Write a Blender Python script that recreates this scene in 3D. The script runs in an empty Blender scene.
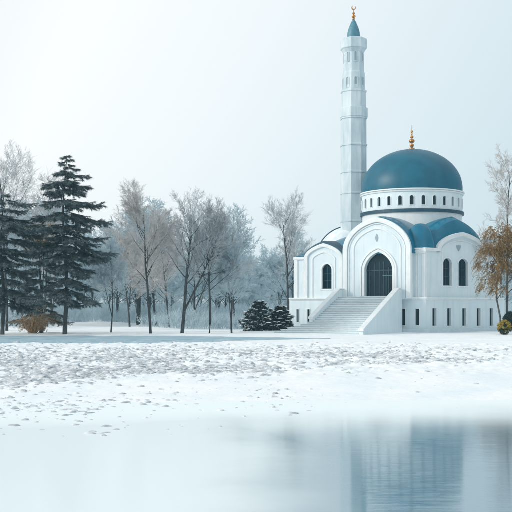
import bpy, bmesh, math, random
from mathutils import Vector, noise
from mathutils.geometry import tessellate_polygon
R = math.radians
PI = math.pi
S = bpy.context.scene
COL = S.collection
EYE = 2.88
HZ = 308.0
F = 1000.0


def X(px, d): return (px - 256) / F * d
def Z(py, d): return EYE + (HZ - py) / F * d


# ------------------------------------------------------------------ materials
def newmat(name):
    m = bpy.data.materials.new(name)
    m.use_nodes = True
    nt = m.node_tree
    return m, nt, nt.nodes['Principled BSDF']


def mat(name, c, rough=0.7, c2=None, scale=3.0, bump=0.0, bscale=20.0, metallic=0.0, spec=0.5, coat=0.0, detail=5, stretch=(1, 1, 1), lo=0.35, hi=0.65):
    m, nt, b = newmat(name)
    N, L = nt.nodes, nt.links
    b.inputs['Base Color'].default_value = (*c, 1)
    b.inputs['Roughness'].default_value = rough
    b.inputs['Metallic'].default_value = metallic
    b.inputs['Specular IOR Level'].default_value = spec
    b.inputs['Coat Weight'].default_value = coat
    tc = N.new('ShaderNodeTexCoord')
    mp = N.new('ShaderNodeMapping')
    mp.inputs['Scale'].default_value = stretch
    L.new(tc.outputs['Object'], mp.inputs['Vector'])
    if c2:
        n = N.new('ShaderNodeTexNoise')
        n.inputs['Scale'].default_value = scale
        n.inputs['Detail'].default_value = detail
        L.new(mp.outputs[0], n.inputs['Vector'])
        r = N.new('ShaderNodeValToRGB')
        r.color_ramp.elements[0].position = lo
        r.color_ramp.elements[1].position = hi
        r.color_ramp.elements[0].color = (*c, 1)
        r.color_ramp.elements[1].color = (*c2, 1)
        L.new(n.outputs['Fac'], r.inputs[0])
        L.new(r.outputs[0], b.inputs['Base Color'])
    if bump:
        n2 = N.new('ShaderNodeTexNoise')
        n2.inputs['Scale'].default_value = bscale
        n2.inputs['Detail'].default_value = 6
        L.new(mp.outputs[0], n2.inputs['Vector'])
        bp = N.new('ShaderNodeBump')
        bp.inputs['Strength'].default_value = bump
        bp.inputs['Distance'].default_value = 0.05
        L.new(n2.outputs['Fac'], bp.inputs['Height'])
        L.new(bp.outputs[0], b.inputs['Normal'])
    return m


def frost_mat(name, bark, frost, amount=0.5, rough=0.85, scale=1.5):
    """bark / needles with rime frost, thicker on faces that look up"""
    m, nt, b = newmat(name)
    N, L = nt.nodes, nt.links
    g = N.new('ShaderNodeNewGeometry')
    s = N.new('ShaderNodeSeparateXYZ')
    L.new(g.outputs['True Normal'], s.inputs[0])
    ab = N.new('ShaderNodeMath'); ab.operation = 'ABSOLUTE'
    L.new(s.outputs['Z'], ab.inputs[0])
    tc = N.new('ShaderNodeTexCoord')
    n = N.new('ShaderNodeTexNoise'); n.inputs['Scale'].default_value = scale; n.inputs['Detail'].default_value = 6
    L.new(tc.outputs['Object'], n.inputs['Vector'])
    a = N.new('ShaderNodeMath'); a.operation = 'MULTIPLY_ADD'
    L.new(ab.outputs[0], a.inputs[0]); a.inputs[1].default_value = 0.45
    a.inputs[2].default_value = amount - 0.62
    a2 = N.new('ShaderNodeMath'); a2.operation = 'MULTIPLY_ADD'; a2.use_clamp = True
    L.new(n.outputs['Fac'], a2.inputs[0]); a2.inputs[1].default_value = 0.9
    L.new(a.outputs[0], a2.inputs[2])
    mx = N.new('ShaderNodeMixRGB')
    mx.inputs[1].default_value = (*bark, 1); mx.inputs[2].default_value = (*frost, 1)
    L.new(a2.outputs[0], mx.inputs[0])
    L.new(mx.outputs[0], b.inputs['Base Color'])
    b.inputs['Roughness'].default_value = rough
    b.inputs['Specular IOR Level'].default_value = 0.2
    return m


M = {}
M['wall'] = mat('white_plaster', (0.71, 0.80, 0.835), 0.75, (0.63, 0.74, 0.79), 0.6, 0.25, 6.0, lo=0.3, hi=0.8)
M['trim'] = mat('white_trim', (0.80, 0.83, 0.84), 0.6, (0.72, 0.78, 0.80), 1.2, 0.15, 9.0)
M['stone'] = mat('pale_step_stone', (0.50, 0.61, 0.66), 0.8, (0.60, 0.69, 0.73), 2.0, 0.4, 14.0)
M['minaret'] = mat('pale_minaret_stone', (0.46, 0.57, 0.62), 0.75, (0.62, 0.70, 0.74), 0.9, 0.35, 5.0, stretch=(1, 1, 0.35))
M['blue'] = mat('teal_glazed_metal', (0.001, 0.090, 0.150), 0.46, (0.003, 0.112, 0.180), 0.7, 0.08, 2.5, spec=0.42)
M['roofblue'] = mat('teal_roof_sheet', (0.001, 0.125, 0.215), 0.22, (0.004, 0.155, 0.25), 0.7, 0.08, 2.0, spec=0.45)
M['spireblue'] = mat('weathered_blue_spire', (0.05, 0.17, 0.24), 0.5, (0.09, 0.24, 0.31), 1.5, 0.2, 5)
M['navy'] = mat('dark_blue_band', (0.008, 0.06, 0.10), 0.5)
M['glass'] = mat('dark_window_glass', (0.004, 0.018, 0.028), 0.16, (0.008, 0.034, 0.052), 0.8, 0.0, spec=0.25)
M['bars'] = mat('blue_door_metal', (0.012, 0.05, 0.075), 0.4)
M['brass'] = mat('gilded_brass', (0.60, 0.30, 0.08), 0.32, (0.42, 0.20, 0.07), 4, metallic=0.85)
M['emblem'] = mat('grey_emblem', (0.30, 0.38, 0.42), 0.6)
M['snowroof'] = mat('snow_covered_roof', (0.62, 0.72, 0.77), 0.8, (0.80, 0.84, 0.86), 1.0, 0.2, 4)
M['trunk'] = mat('dark_bark', (0.030, 0.036, 0.040), 0.9, (0.075, 0.085, 0.09), 5, 0.6, 12, stretch=(1, 1, 0.25))
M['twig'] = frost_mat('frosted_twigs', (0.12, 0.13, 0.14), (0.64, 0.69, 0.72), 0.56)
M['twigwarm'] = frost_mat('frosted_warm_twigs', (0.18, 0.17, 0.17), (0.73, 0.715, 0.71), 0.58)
M['fartwig'] = frost_mat('rimed_haze_faded_twigs', (0.27, 0.37, 0.42), (0.62, 0.73, 0.78), 0.64)  # rime, with the mist fade of the far wood painted into both colours
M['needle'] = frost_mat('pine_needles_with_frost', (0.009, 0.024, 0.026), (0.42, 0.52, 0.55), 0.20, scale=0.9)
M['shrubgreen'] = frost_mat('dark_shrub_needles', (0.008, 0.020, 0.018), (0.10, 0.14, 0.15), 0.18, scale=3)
M['snow_clump'] = mat('snow_clump', (0.84, 0.88, 0.90), 0.7)
M['amber'] = mat('amber_leaves', (0.17, 0.095, 0.03), 0.8, (0.32, 0.21, 0.09), 1.2, spec=0.2)
M['yellow'] = mat('yellow_blossom', (0.55, 0.36, 0.03), 0.8, (0.22, 0.19, 0.03), 6)
M['darkleaf'] = mat('dark_leaf', (0.02, 0.035, 0.012), 0.8)
M['brownbush'] = mat('dry_brown_grass', (0.27, 0.18, 0.09), 0.9, (0.38, 0.27, 0.16), 4)
M['clod'] = mat('trodden_snow_lump', (0.38, 0.42, 0.45), 0.85, (0.76, 0.79, 0.81), 2.0, 0.4, 9, lo=0.36, hi=0.66)


# ------------------------------------------------------------------ mesh helper
class MB:
    def __init__(s):
        s.v = []; s.f = []

    def add(s, vs, fs):
        o = len(s.v)
        s.v.extend(vs)
        s.f.extend([tuple(i + o for i in f) for f in fs])
        return s

    def prism(s, poly, z0, z1, poly2=None):
        n = len(poly); poly2 = poly2 or poly
        vs = [(p[0], p[1], z0) for p in poly] + [(p[0], p[1], z1) for p in poly2]
        fs = [tuple(range(n))[::-1], tuple(range(n, 2 * n))]
        fs += [(i, (i + 1) % n, n + (i + 1) % n, n + i) for i in range(n)]
        return s.add(vs, fs)

    def slab(s, fr, outer, holes, v0, v1):
        loops = [outer] + list(holes)
        pts = [p for l in loops for p in l]
        tri = tessellate_polygon([[Vector((p[0], p[1], 0)) for p in l] for l in loops])
        n = len(pts)
        vs = [fr(p[0], v0, p[1]) for p in pts] + [fr(p[0], v1, p[1]) for p in pts]
        fs = [tuple(t) for t in tri] + [tuple(i + n for i in t[::-1]) for t in tri]
        o = 0
        for l in loops:
            k = len(l)
            for i in range(k):
                a, b = o + i, o + (i + 1) % k
                fs.append((a, b, b + n, a + n))
            o += k
        return s.add(vs, fs)

    def fbox(s, fr, u0, u1, v0, v1, z0, z1):
        return s.slab(fr, [(u0, z0), (u1, z0), (u1, z1), (u0, z1)], [], v0, v1)

    def lathe(s, c, prof, n=32, rot=0.0, a0=0, a1=2 * PI):
        vs = []; fs = []
        for r, z in prof:
            for i in range(n):
                a = rot + 2 * PI * i / n
                vs.append((c[0] + r * math.cos(a), c[1] + r * math.sin(a), c[2] + z))
        k = len(prof)
        for j in range(k - 1):
            for i in range(n):
                i2 = (i + 1) % n
                fs.append((j * n + i, j * n + i2, (j + 1) * n + i2, (j + 1) * n + i))
        fs.append(tuple(range(n))[::-1])
        fs.append(tuple(range((k - 1) * n, k * n)))
        return s.add(vs, fs)

    def tube(s, pts, rads, n=5):
        vs = []; fs = []
        k = len(pts)
        for i, p in enumerate(pts):
            d = (pts[min(i + 1, k - 1)] - pts[max(i - 1, 0)])
            if d.length < 1e-6: d = Vector((0, 0, 1))
            d.normalize()
            a = d.cross(Vector((0, 0, 1)))
            if a.length < 0.05: a = d.cross(Vector((1, 0, 0)))
            a.normalize(); b = d.cross(a)
            r = rads[i]
            for j in range(n):
                t = 2 * PI * j / n
                q = p + a * (r * math.cos(t)) + b * (r * math.sin(t))
                vs.append((q.x, q.y, q.z))
        for i in range(k - 1):
            for j in range(n):
                j2 = (j + 1) % n
                fs.append((i * n + j, i * n + j2, (i + 1) * n + j2, (i + 1) * n + j))
        fs.append(tuple(range(n)))
        fs.append(tuple(range((k - 1) * n, k * n))[::-1])
        return s.add(vs, fs)

    def build(s, name, material, parent=None, origin=None, smooth=False, recalc=True, bevel=0.0):
        og = Vector(origin) if origin is not None else Vector((0, 0, 0))
        if parent is not None and origin is None:
            og = Vector(parent.get('_o', (0, 0, 0)))
        me = bpy.data.meshes.new(name)
        me.from_pydata([(v[0] - og.x, v[1] - og.y, v[2] - og.z) for v in s.v], [], s.f)
        me.update()
        if recalc:
            bm = bmesh.new(); bm.from_mesh(me)
            bmesh.ops.recalc_face_normals(bm, faces=bm.faces)
            bm.to_mesh(me); bm.free()
        if smooth:
            for p in me.polygons: p.use_smooth = True
            if smooth == 'auto':
                me.set_sharp_from_angle(angle=R(35))
        me.materials.append(material)
        o = bpy.data.objects.new(name, me)
        COL.objects.link(o)
        if parent is not None:
            o.parent = parent
        elif origin is not None:
            o.location = og
        o['_o'] = tuple(og)
        if bevel:
            b = o.modifiers.new('bevel', 'BEVEL'); b.width = bevel; b.segments = 2; b.limit_method = 'ANGLE'; b.angle_limit = R(40)
        return o


def thing(name, loc, label, cat, group=None):
    o = bpy.data.objects.new(name, None); COL.objects.link(o)
    o.location = loc; o['_o'] = tuple(loc)
    o.empty_display_size = 0.5
    o['label'] = label; o['category'] = cat
    if group: o['group'] = group
    return o


def tag(o, label=None, cat=None, group=None, kind=None):
    if label: o['label'] = label
    if cat: o['category'] = cat
    if group: o['group'] = group
    if kind: o['kind'] = kind
    return o


# ------------------------------------------------------------------ terrain
def sstep(a, b, x):
    t = max(0, min(1, (x - a) / (b - a)))
    return t * t * (3 - 2 * t)


def gz(x, y, fine=True):
    z = -0.62 + 0.62 * sstep(29.0 + 0.8 * math.sin(x * 0.21), 44, y)
    if y > 36:
        w = sstep(36, 50, y)
        z += w * 0.07 * noise.noise(Vector((x * 0.12, y * 0.09, 0)))
        if fine:
            z += w * 0.035 * noise.noise(Vector((x * 0.7, y * 0.5, 3)))
            if y < 90 and abs(x) < 32:
                w2 = sstep(37, 48, y - x * .25) * sstep(90, 76, y)
                z += w2 * 0.20 * (abs(noise.noise(Vector((x * 1.5, y * 0.9, 8)))) - .2) + w2 * .08 * noise.noise(Vector((x * 3.3, y * 2.2, 1)))
    # low bank in front of the wood
    z += 0.16 * math.exp(-((y - 107 - 1.5 * math.sin(x * 0.09)) / 3.2) ** 2) * sstep(16, 2, x)
    if y > 116:
        m = max(0, noise.noise(Vector((x * 0.085, y * 0.045, 7))) + 0.12)
        z += sstep(116, 135, y) * m * 0.7 * sstep(4, -4, x - (y - 125) * 0.15 + (0 if y < 150 else -200))
    if y > 260:
        z += 6 * sstep(330, 640, y) * (0.75 + 0.35 * noise.noise(Vector((x * 0.004, 0, 2))) + 0.25 * sstep(40, -160, x))
    return z


def axis(segs):
    out = []
    for a, b, st in segs:
        n = max(1, int(round((b - a) / st)))
        out += [a + (b - a) * i / n for i in range(n)]
    out.append(segs[-1][1])
    return out


def make_ground():
    xs = axis([(-600, -300, 60), (-300, -60, 8), (-60, -24, 0.6), (-24, 30, 0.2), (30, 60, .6), (60, 300, 8), (300, 600, 60)])
    ys = axis([(-120, -40, 40), (-40, 26, 3), (26, 36, 0.35), (36, 80, 0.22), (80, 130, 0.5), (130, 300, 3), (300, 700, 10)])
    vs = [(x, y, gz(x, y)) for y in ys for x in xs]
    nx = len(xs)
    fs = [(j * nx + i, j * nx + i + 1, (j + 1) * nx + i + 1, (j + 1) * nx + i) for j in range(len(ys) - 1) for i in range(nx - 1)]
    m, nt, b = newmat('snow')
    N, L = nt.nodes, nt.links
    tc = N.new('ShaderNodeTexCoord')
    n = N.new('ShaderNodeTexNoise'); n.inputs['Scale'].default_value = 0.35; n.inputs['Detail'].default_value = 8
    L.new(tc.outputs['Object'], n.inputs['Vector'])
    r = N.new('ShaderNodeValToRGB')
    r.color_ramp.elements[0].position = 0.35; r.color_ramp.elements[1].position = 0.6
    r.color_ramp.elements[0].color = (0.78, 0.85, 0.88, 1); r.color_ramp.elements[1].color = (0.88, 0.90, 0.91, 1)
    L.new(n.outputs['Fac'], r.inputs[0]); L.new(r.outputs[0], b.inputs['Base Color'])
    n2 = N.new('ShaderNodeTexNoise'); n2.inputs['Scale'].default_value = 2.2; n2.inputs['Detail'].default_value = 9
    L.new(tc.outputs['Object'], n2.inputs['Vector'])
    bp = N.new('ShaderNodeBump'); bp.inputs['Strength'].default_value = 0.35; bp.inputs['Distance'].default_value = 0.12
    L.new(n2.outputs['Fac'], bp.inputs['Height']); L.new(bp.outputs[0], b.inputs['Normal'])
    b.inputs['Roughness'].default_value = 0.75
    b.inputs['Specular IOR Level'].default_value = 0.25
    o = MB().add(vs, fs).build('snow_ground', m, smooth=True, recalc=False)
    tag(o, kind='structure')


make_ground()


def make_pond():
    m, nt, b = newmat('thin_wet_ice')
    N, L = nt.nodes, nt.links
    tc = N.new('ShaderNodeTexCoord')
    # ripples with crests across the view: they stretch reflections lengthways
    mp = N.new('ShaderNodeMapping'); mp.inputs['Scale'].default_value = (0.03, 1.0, 1)
    L.new(tc.outputs['Object'], mp.inputs['Vector'])
    n = N.new('ShaderNodeTexNoise'); n.inputs['Scale'].default_value = 22; n.inputs['Detail'].default_value = 2
    L.new(mp.outputs[0], n.inputs['Vector'])
    n1 = N.new('ShaderNodeTexNoise'); n1.inputs['Scale'].default_value = 26; n1.inputs['Detail'].default_value = 3
    L.new(mp.outputs[0], n1.inputs['Vector'])
    ad = N.new('ShaderNodeMath'); ad.operation = 'MULTIPLY_ADD'
    L.new(n1.outputs['Fac'], ad.inputs[0]); ad.inputs[1].default_value = 0.05; L.new(n.outputs['Fac'], ad.inputs[2])
    bp = N.new('ShaderNodeBump'); bp.inputs['Strength'].default_value = 1.0; bp.inputs['Distance'].default_value = 0.0012
    L.new(ad.outputs[0], bp.inputs['Height'])
    # snow dust thinning away from the shore
    s = N.new('ShaderNodeSeparateXYZ'); L.new(tc.outputs['Object'], s.inputs[0])
    n3 = N.new('ShaderNodeTexNoise'); n3.inputs['Scale'].default_value = 0.14; n3.inputs['Detail'].default_value = 8
    L.new(tc.outputs['Object'], n3.inputs['Vector'])
    a = N.new('ShaderNodeMath'); a.operation = 'MULTIPLY_ADD'
    L.new(n3.outputs['Fac'], a.inputs[0]); a.inputs[1].default_value = 6.0; L.new(s.outputs['Y'], a.inputs[2])
    mr = N.new('ShaderNodeMapRange'); mr.interpolation_type = 'SMOOTHERSTEP'
    mr.inputs['From Min'].default_value = 24.3; mr.inputs['From Max'].default_value = 36.0
    ax = N.new('ShaderNodeMath'); ax.operation = 'MULTIPLY_ADD'
    L.new(s.outputs['X'], ax.inputs[0]); ax.inputs[1].default_value = -0.30; L.new(a.outputs[0], ax.inputs[2])
    L.new(ax.outputs[0], mr.inputs['Value'])
    b.inputs['Base Color'].default_value = (0.14, 0.26, 0.33, 1)
    b.inputs['Roughness'].default_value = 0.06
    b.inputs['IOR'].default_value = 3.6
    L.new(bp.outputs[0], b.inputs['Normal'])
    # older, snow-frosted ice on the left half of the pond
    n4 = N.new('ShaderNodeTexNoise'); n4.inputs['Scale'].default_value = 0.25; n4.inputs['Detail'].default_value = 4
    L.new(tc.outputs['Object'], n4.inputs['Vector'])
    a4 = N.new('ShaderNodeMath'); a4.operation = 'MULTIPLY_ADD'
    L.new(n4.outputs['Fac'], a4.inputs[0]); a4.inputs[1].default_value = 2.0; L.new(s.outputs['X'], a4.inputs[2])
    m4 = N.new('ShaderNodeMapRange'); m4.interpolation_type = 'SMOOTHERSTEP'
    m4.inputs['From Min'].default_value = 3.0; m4.inputs['From Max'].default_value = -0.6; m4.inputs['To Min'].default_value = 0.0; m4.inputs['To Max'].default_value = 0.86
    L.new(a4.outputs[0], m4.inputs['Value'])
    m5 = N.new('ShaderNodeMath'); m5.operation = 'MAXIMUM'
    L.new(mr.outputs[0], m5.inputs[0]); L.new(m4.outputs[0], m5.inputs[1]); mr = m5
    d = N.new('ShaderNodeBsdfPrincipled')
    d.inputs['Base Color'].default_value = (0.81, 0.89, 0.90, 1); d.inputs['Roughness'].default_value = 0.8
    mx = N.new('ShaderNodeMixShader')
    L.new(mr.outputs[0], mx.inputs[0]); L.new(b.outputs[0], mx.inputs[1]); L.new(d.outputs[0], mx.inputs[2])
    L.new(mx.outputs[0], N['Material Output'].inputs['Surface'])
    xs = axis([(-90, 90, 2)])
    vs = []; fs = []
    for x in xs:
        vs += [(x, -30, -0.40), (x, 37.5, -0.40)]
    for i in range(len(xs) - 1):
        fs.append((2 * i, 2 * i + 2, 2 * i + 3, 2 * i + 1))
    o = MB().add(vs, fs).build('pond_water', m, recalc=False)
    tag(o, kind='structure')


make_pond()

# shaded band between trodden field and wood, its shade painted as a blue strip
def make_shade_strip():
    m = mat('blue_shaded_snow', (0.17, 0.30, 0.38), 0.85, (0.50, 0.63, 0.70), 1.6, 0.8, 3.5, lo=0.3, hi=0.75, stretch=(0.35, 1, 1))
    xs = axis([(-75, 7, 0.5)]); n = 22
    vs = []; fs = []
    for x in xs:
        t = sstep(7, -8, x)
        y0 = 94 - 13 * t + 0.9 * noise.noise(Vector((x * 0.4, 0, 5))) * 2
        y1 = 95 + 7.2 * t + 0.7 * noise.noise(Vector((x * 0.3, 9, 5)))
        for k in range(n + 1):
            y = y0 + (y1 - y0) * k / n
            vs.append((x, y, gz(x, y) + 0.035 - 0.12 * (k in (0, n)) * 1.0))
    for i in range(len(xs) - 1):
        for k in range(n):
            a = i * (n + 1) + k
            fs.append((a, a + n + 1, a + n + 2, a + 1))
    tag(MB().add(vs, fs).build('snow_shade_strip', m, smooth=True, recalc=False), kind='structure')


make_shade_strip()


def make_clods():
    rng = random.Random(5)
    bm = bmesh.new(); bmesh.ops.create_icosphere(bm, subdivisions=2, radius=1)
    bv = [v.co.copy() for v in bm.verts]; bf = [tuple(v.index for v in f.verts) for f in bm.faces]; bm.free()
    shapes = []
    for k in range(10):
        o = Vector((k * 7.3, 0, 0)); shapes.append([v * (1 + 0.55 * noise.noise(v * 1.1 + o) + 0.25 * noise.noise(v * 2.6 + o)) for v in bv])
    mb = MB(); count = 0; tries = 0
    while count < 11000 and tries < 90000:
        tries += 1
        py = rng.uniform(342, 423); px = rng.uniform(-60, 560)
        d = EYE * 1000 / (py - HZ + 0.0)
        x = X(px, d)
        # density: thick between 346 and 372, fewer towards the pond, thinning to the right
        edge = 384 - 25 * min(1, max(0, px / 512)) + 6 * noise.noise(Vector((px * 0.016, 2, 0)))
        low = 346 - 3 * sstep(200, 420, px)
        if py < low: p = 0.10
        elif py < edge: p = 0.9 * sstep(low - 1, low + 5, py)
        else:
            p = 0.11 * math.exp(-(py - edge) / (13 if px < 300 else 8)) * (1.6 if px < 280 else 0.6) * (1 if py < 405 else sstep(260, 40, px))
        if 250 < px < 512 and py < 350: p *= 0.5
        p *= 1 - .62 * sstep(300, 520, px)
        p *= 0.12 + 1.6 * max(0, noise.noise(Vector((x * 0.30, d * 0.14, 4))) + 0.38)
        if rng.random() > p: continue
        s = 0.04 + 0.15 * rng.random() ** 2.6
        if py > edge: s *= 0.62
        sx = s * rng.uniform(0.9, 1.8); sy = s * rng.uniform(0.8, 1.3); sz = s * rng.uniform(0.35, 0.7)
        a = rng.uniform(-0.6, 0.6); ca, sa = math.cos(a), math.sin(a)
        z = max(gz(x, d), -.40) - sz * 0.15
        sh = rng.choice(shapes)
        mb.add([(x + (v.x * sx * ca - v.y * sy * sa), d + (v.x * sx * sa + v.y * sy * ca), z + v.z * sz) for v in sh], bf)
        count += 1
    o = mb.build('snow_lumps', M['clod'], smooth='auto', recalc=False)
    tag(o, 'grey trodden lumps of snow scattered over the white field', 'snow lumps', kind='stuff')


make_clods()

# ------------------------------------------------------------------ MOSQUE
BX, BY = 19.77, 117.0


def frame(ang, tdir):
    """facade frame: u runs along the wall from the corner, v outwards"""
    nx, ny = math.sin(ang), -math.cos(ang)
    tx, ty = tdir * math.cos(ang), tdir * math.sin(ang)
    def fr(u, v, z): return (BX + u * tx + v * nx, BY + u * ty + v * ny, z)
    def U(px, v=0.0):
        k = (px - 256) / F
        bx, by = BX + v * nx, BY + v * ny
        return (k * by - bx) / (tx - k * ty)
    def D(u, v=0.0): return BY + u * ty + v * ny
    return fr, U, D


fA, UA, DA = frame(-R(28), -1)      # front: u grows leftwards
fB, UB, DB = frame(R(38), 1)        # right-hand side: u grows rightwards


def ZA(py, px, v=0.0): return Z(py, DA(UA(px, v), v))
def ZB(py, px, v=0.0): return Z(py, DB(UB(px, v), v))


def arch(cu, h, z0, zs, rise, p=0.2, n=22):
    """open path: foot, over the arch, other foot"""
    pts = [(cu - h, z0)]
    for i in range(n + 1):
        t = PI * i / n
        c = math.cos(t)
        pts.append((cu - h * c, zs + rise * ((1 - p) * math.sin(t) + p * (1 - abs(c)))))
    pts.append((cu + h, z0))
    return pts


def ring(outer, inner):
    return outer + inner[::-1]


A0 = fA(UA(295), 0, 0)
B0 = (BX, BY)
uC = UB(499)
C0 = fB(uC, 0, 0)
PLAN = [(A0[0], A0[1]), B0, (C0[0], C0[1]), (C0[0] + 1.5, C0[1] + 10), (23, 143.5), (8.5, 140)]


def offset(poly, d):
    n = len(poly); out = []
    for i in range(n):
        p0, p1, p2 = Vector(poly[i - 1]), Vector(poly[i]), Vector(poly[(i + 1) % n])
        e1 = (p1 - p0).normalized(); e2 = (p2 - p1).normalized()
        n1 = Vector((e1.y, -e1.x)); n2 = Vector((e2.y, -e2.x))
        b = (n1 + n2); b = b / (1 + n1.dot(n2))
        out.append((p1.x + b.x * d, p1.y + b.y * d))
    return out


uA = UA(295)
mosque = thing('mosque', (18.5, 128, 0), 'white mosque with a teal dome and arched gables above a broad flight of steps', 'mosque')
ZP = 4.12        # podium top
CX, CY = X(412, 129), 129.0

MB().prism(offset(PLAN, -0.55), 0, 9.5).build('inner_wall', M['wall'], mosque)

# podium with slot windows
def slot(cu, w, z0, z1): return [(cu - w, z0), (cu + w, z0), (cu + w, z1), (cu - w, z1)]
slotsA = []; slotsB = []
for px in (297.8, 308.5, 322):
    u = UA(px, .5); slotsA.append((u, 0.17 if px != 308.5 else 0.2, ZA(322.5, px, .5), ZA(309.5, px, .5)))
for px in (403.5, 417.5):
    u = UA(px, .5); slotsA.append((u, 0.24, ZA(325.5, px, .5), ZA(309, px, .5)))
for px in (434.5, 449.3, 464.3, 478.7, 491.5):
    u = UB(px, .5); slotsB.append((u, 0.36, ZB(326, px, .5), ZB(308.5, px, .5)))
pm = MB()
pm.slab(fA, [(-0.31, 0.0), (uA + 0.5, 0.0), (uA + 0.5, ZP - .2), (-0.31, ZP - .2)], [slot(*s) for s in slotsA], 0.0, 0.5)
pm.slab(fB, [(-0.31, 0.0), (uC + 0.5, 0.0), (uC + 0.5, ZP - .203), (-0.31, ZP - .203)], [slot(*s) for s in slotsB], 0.0, 0.497)
pm.prism(offset(PLAN, 0.02), 0, ZP - 0.23)
pm.build('podium', M['wall'], mosque, bevel=0.03)
cap = MB().prism(offset(PLAN, 0.68), ZP - 0.2, ZP)
cap.prism(offset(PLAN, 0.58), ZP - 0.32, ZP - 0.19)
cap.build('podium_cornice', M['trim'], mosque, bevel=0.04)
MB().prism(offset(PLAN, 1.15), -0.3, 0.42).build('plinth', M['stone'], mosque, bevel=0.05)
for fr, L_ in ((fA, slotsA), (fB, slotsB)):
    for (u, w, z0, z1) in L_:
        fo = [(u - w - .09, z0 - .09), (u + w + .09, z0 - .09), (u + w + .09, z1 + .09), (u - w - .09, z1 + .09)]
        wn = MB().slab(fr, fo, [slot(u, w - .002, z0 + .002, z1 - .002)], 0.47, 0.535).build('slot_window', M['trim'], mosque)
        MB().fbox(fr, u - w + .004, u + w - .004, 0.10, 0.16, z0 + .004, z1 - .004).build('pane', M['glass'], wn)

# upper walls -------------------------------------------------
zTR = 9.75                          # wall top right of portal
zTL = 9.15                          # left wing wall top
cuL = UA(324.5); hL = (UA(305) - UA(343)) / 2
cuL = (UA(305) + UA(343)) / 2
zaL = ZA(243.5, 325)
wL = arch(UA(327), (UA(322) - UA(332)) / 2, ZA(289, 327), ZA(270, 327), ZA(264, 327) - ZA(270, 327), 0.15, 14)
uj = UA(352)
profL = [(uj, 4.0)] + [(uj, zTL + .6)] + [p for p in arch(cuL, hL, zTL, zTL, zaL - zTL, 0.35, 24) if True][1:-1] + [(uA, zTL), (uA, 4.0)]
wm = MB().slab(fA, profL, [wL], -0.55, 0.0)
wm.slab(fA, [(0, 4.0), (uj - .01, 4.0), (uj - .01, zTR), (0, zTR)], [], -0.55, 0.0)
wm.build('front_wall', M['wall'], mosque)

# left wing trims
t = MB()
g1 = arch(cuL, hL, 4.1, zTL, zaL - zTL, 0.35, 28); g2 = arch(cuL, hL - .42, 4.1, zTL - .05, zaL - zTL - .40, 0.35, 28)
t.slab(fA, ring(g1, g2), [], -0.3, 0.22)
g3 = arch(cuL, hL - .95, 4.1, zTL - .3, zaL - zTL - .70, 0.35, 28); g4 = arch(cuL, hL - 1.12, 4.1, zTL - .35, zaL - zTL - .82, 0.35, 28)
t.slab(fA, ring(g3, g4), [], -0.1, 0.10)
t.fbox(fA, cuL + hL - .02, uA + 0.12, -0.4, 0.2, zTL - .28, zTL + .05)
t.fbox(fA, uA - .42, uA + 0.06, -0.3, 0.12, 4.1, zTL - .29)
t.fbox(fA, cuL + hL + .08, cuL + hL + .22, -0.1, 0.09, 4.1, zTL - .29)
t.build('gable_moulding', M['trim'], mosque, bevel=0.03)


def window(fr, path, v, extra=0.16, proud=0.07, bars=True, par=None):
    par = par or mosque
    us = [p[0] for p in path]; zs = [p[1] for p in path]
    cu = (min(us) + max(us)) / 2; zc = min(zs)
    def sc(e): return [(cu + (p[0] - cu) * (1 + e / ((max(us) - min(us)) / 2)), zc + (p[1] - zc) * (1 + e / (max(zs) - zc)) if p[1] > zc + .01 else zc - (e if e > 0 else 0)) for p in path]
    w = MB().slab(fr, sc(extra), [sc(-0.003)], v - .06, v + proud).build('window', M['trim'], par)
    MB().slab(fr, sc(-.004), [], v - 0.40, v - 0.34).build('pane', M['glass'], w)
    if bars:
        b = MB(); z1 = max(zs)
        b.fbox(fr, cu - .035, cu + .035, v - .335, v - .29, zc + .01, z1 - .05)
        for k in (0.33, 0.62):
            zz = zc + (z1 - zc) * k
            b.fbox(fr, min(us) + .02, max(us) - .02, v - .337, v - .295, zz - .025, zz + .025)
        b.build('glazing_bar', M['bars'], w)
    return w


window(fA, wL, 0.0)

# portal -------------------------------------------------------
VP = 1.25
pr, pl = UA(411, VP), UA(344, VP)
pc, ph = (pr + pl) / 2, (pl - pr) / 2
zps = ZA(250, 377, VP); zpa = ZA(218, 377, VP)
dr, dl = UA(392.5, VP), UA(364.8, VP)
dc, dh = (dr + dl) / 2, (dl - dr) / 2
zd0 = 4.28; zds = ZA(270, 378, VP); zda = ZA(252.5, 378, VP)
door = arch(dc, dh, zd0, zds, zda - zds, 0.22, 26)
outer = arch(pc, ph, 3.9, zps, zpa - zps, 0.16, 40)
pb = MB().slab(fA, outer, [door], 0.45, VP)
pb.slab(fA, arch(pc, ph - .03, 3.9, zps, zpa - zps - .03, 0.16, 40), [], -1.5, 0.46)
portal = pb.build('portal', M['wall'], mosque)
t = MB()
def parch(dx, dz, z0=3.95): return arch(pc, ph - dx, z0, zps, zpa - zps - dz, 0.16, 40)
t.slab(fA, ring(parch(-.06, -.06), parch(.52, .52)), [], 0.9, VP + .26)
t.slab(fA, ring(parch(.62, .62), parch(.74, .74)), [], 0.9, VP + .12)
t.slab(fA, ring(parch(1.18, 1.2), parch(1.34, 1.36)), [], 0.9, VP + .10)
t.build('portal_arch', M['trim'], portal, bevel=0.04)
t = MB()
def darch(e, z0=zd0): return arch(dc, dh + e, z0, zds, zda - zds + e * 1.1, 0.22, 28)
t.slab(fA, ring(darch(.58), darch(.38)), [], 0.9, VP + .16)
t.slab(fA, ring(darch(.34), darch(.004)), [], 0.95, VP + .08)
t.build('door_surround', M['trim'], portal, bevel=0.03)
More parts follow.
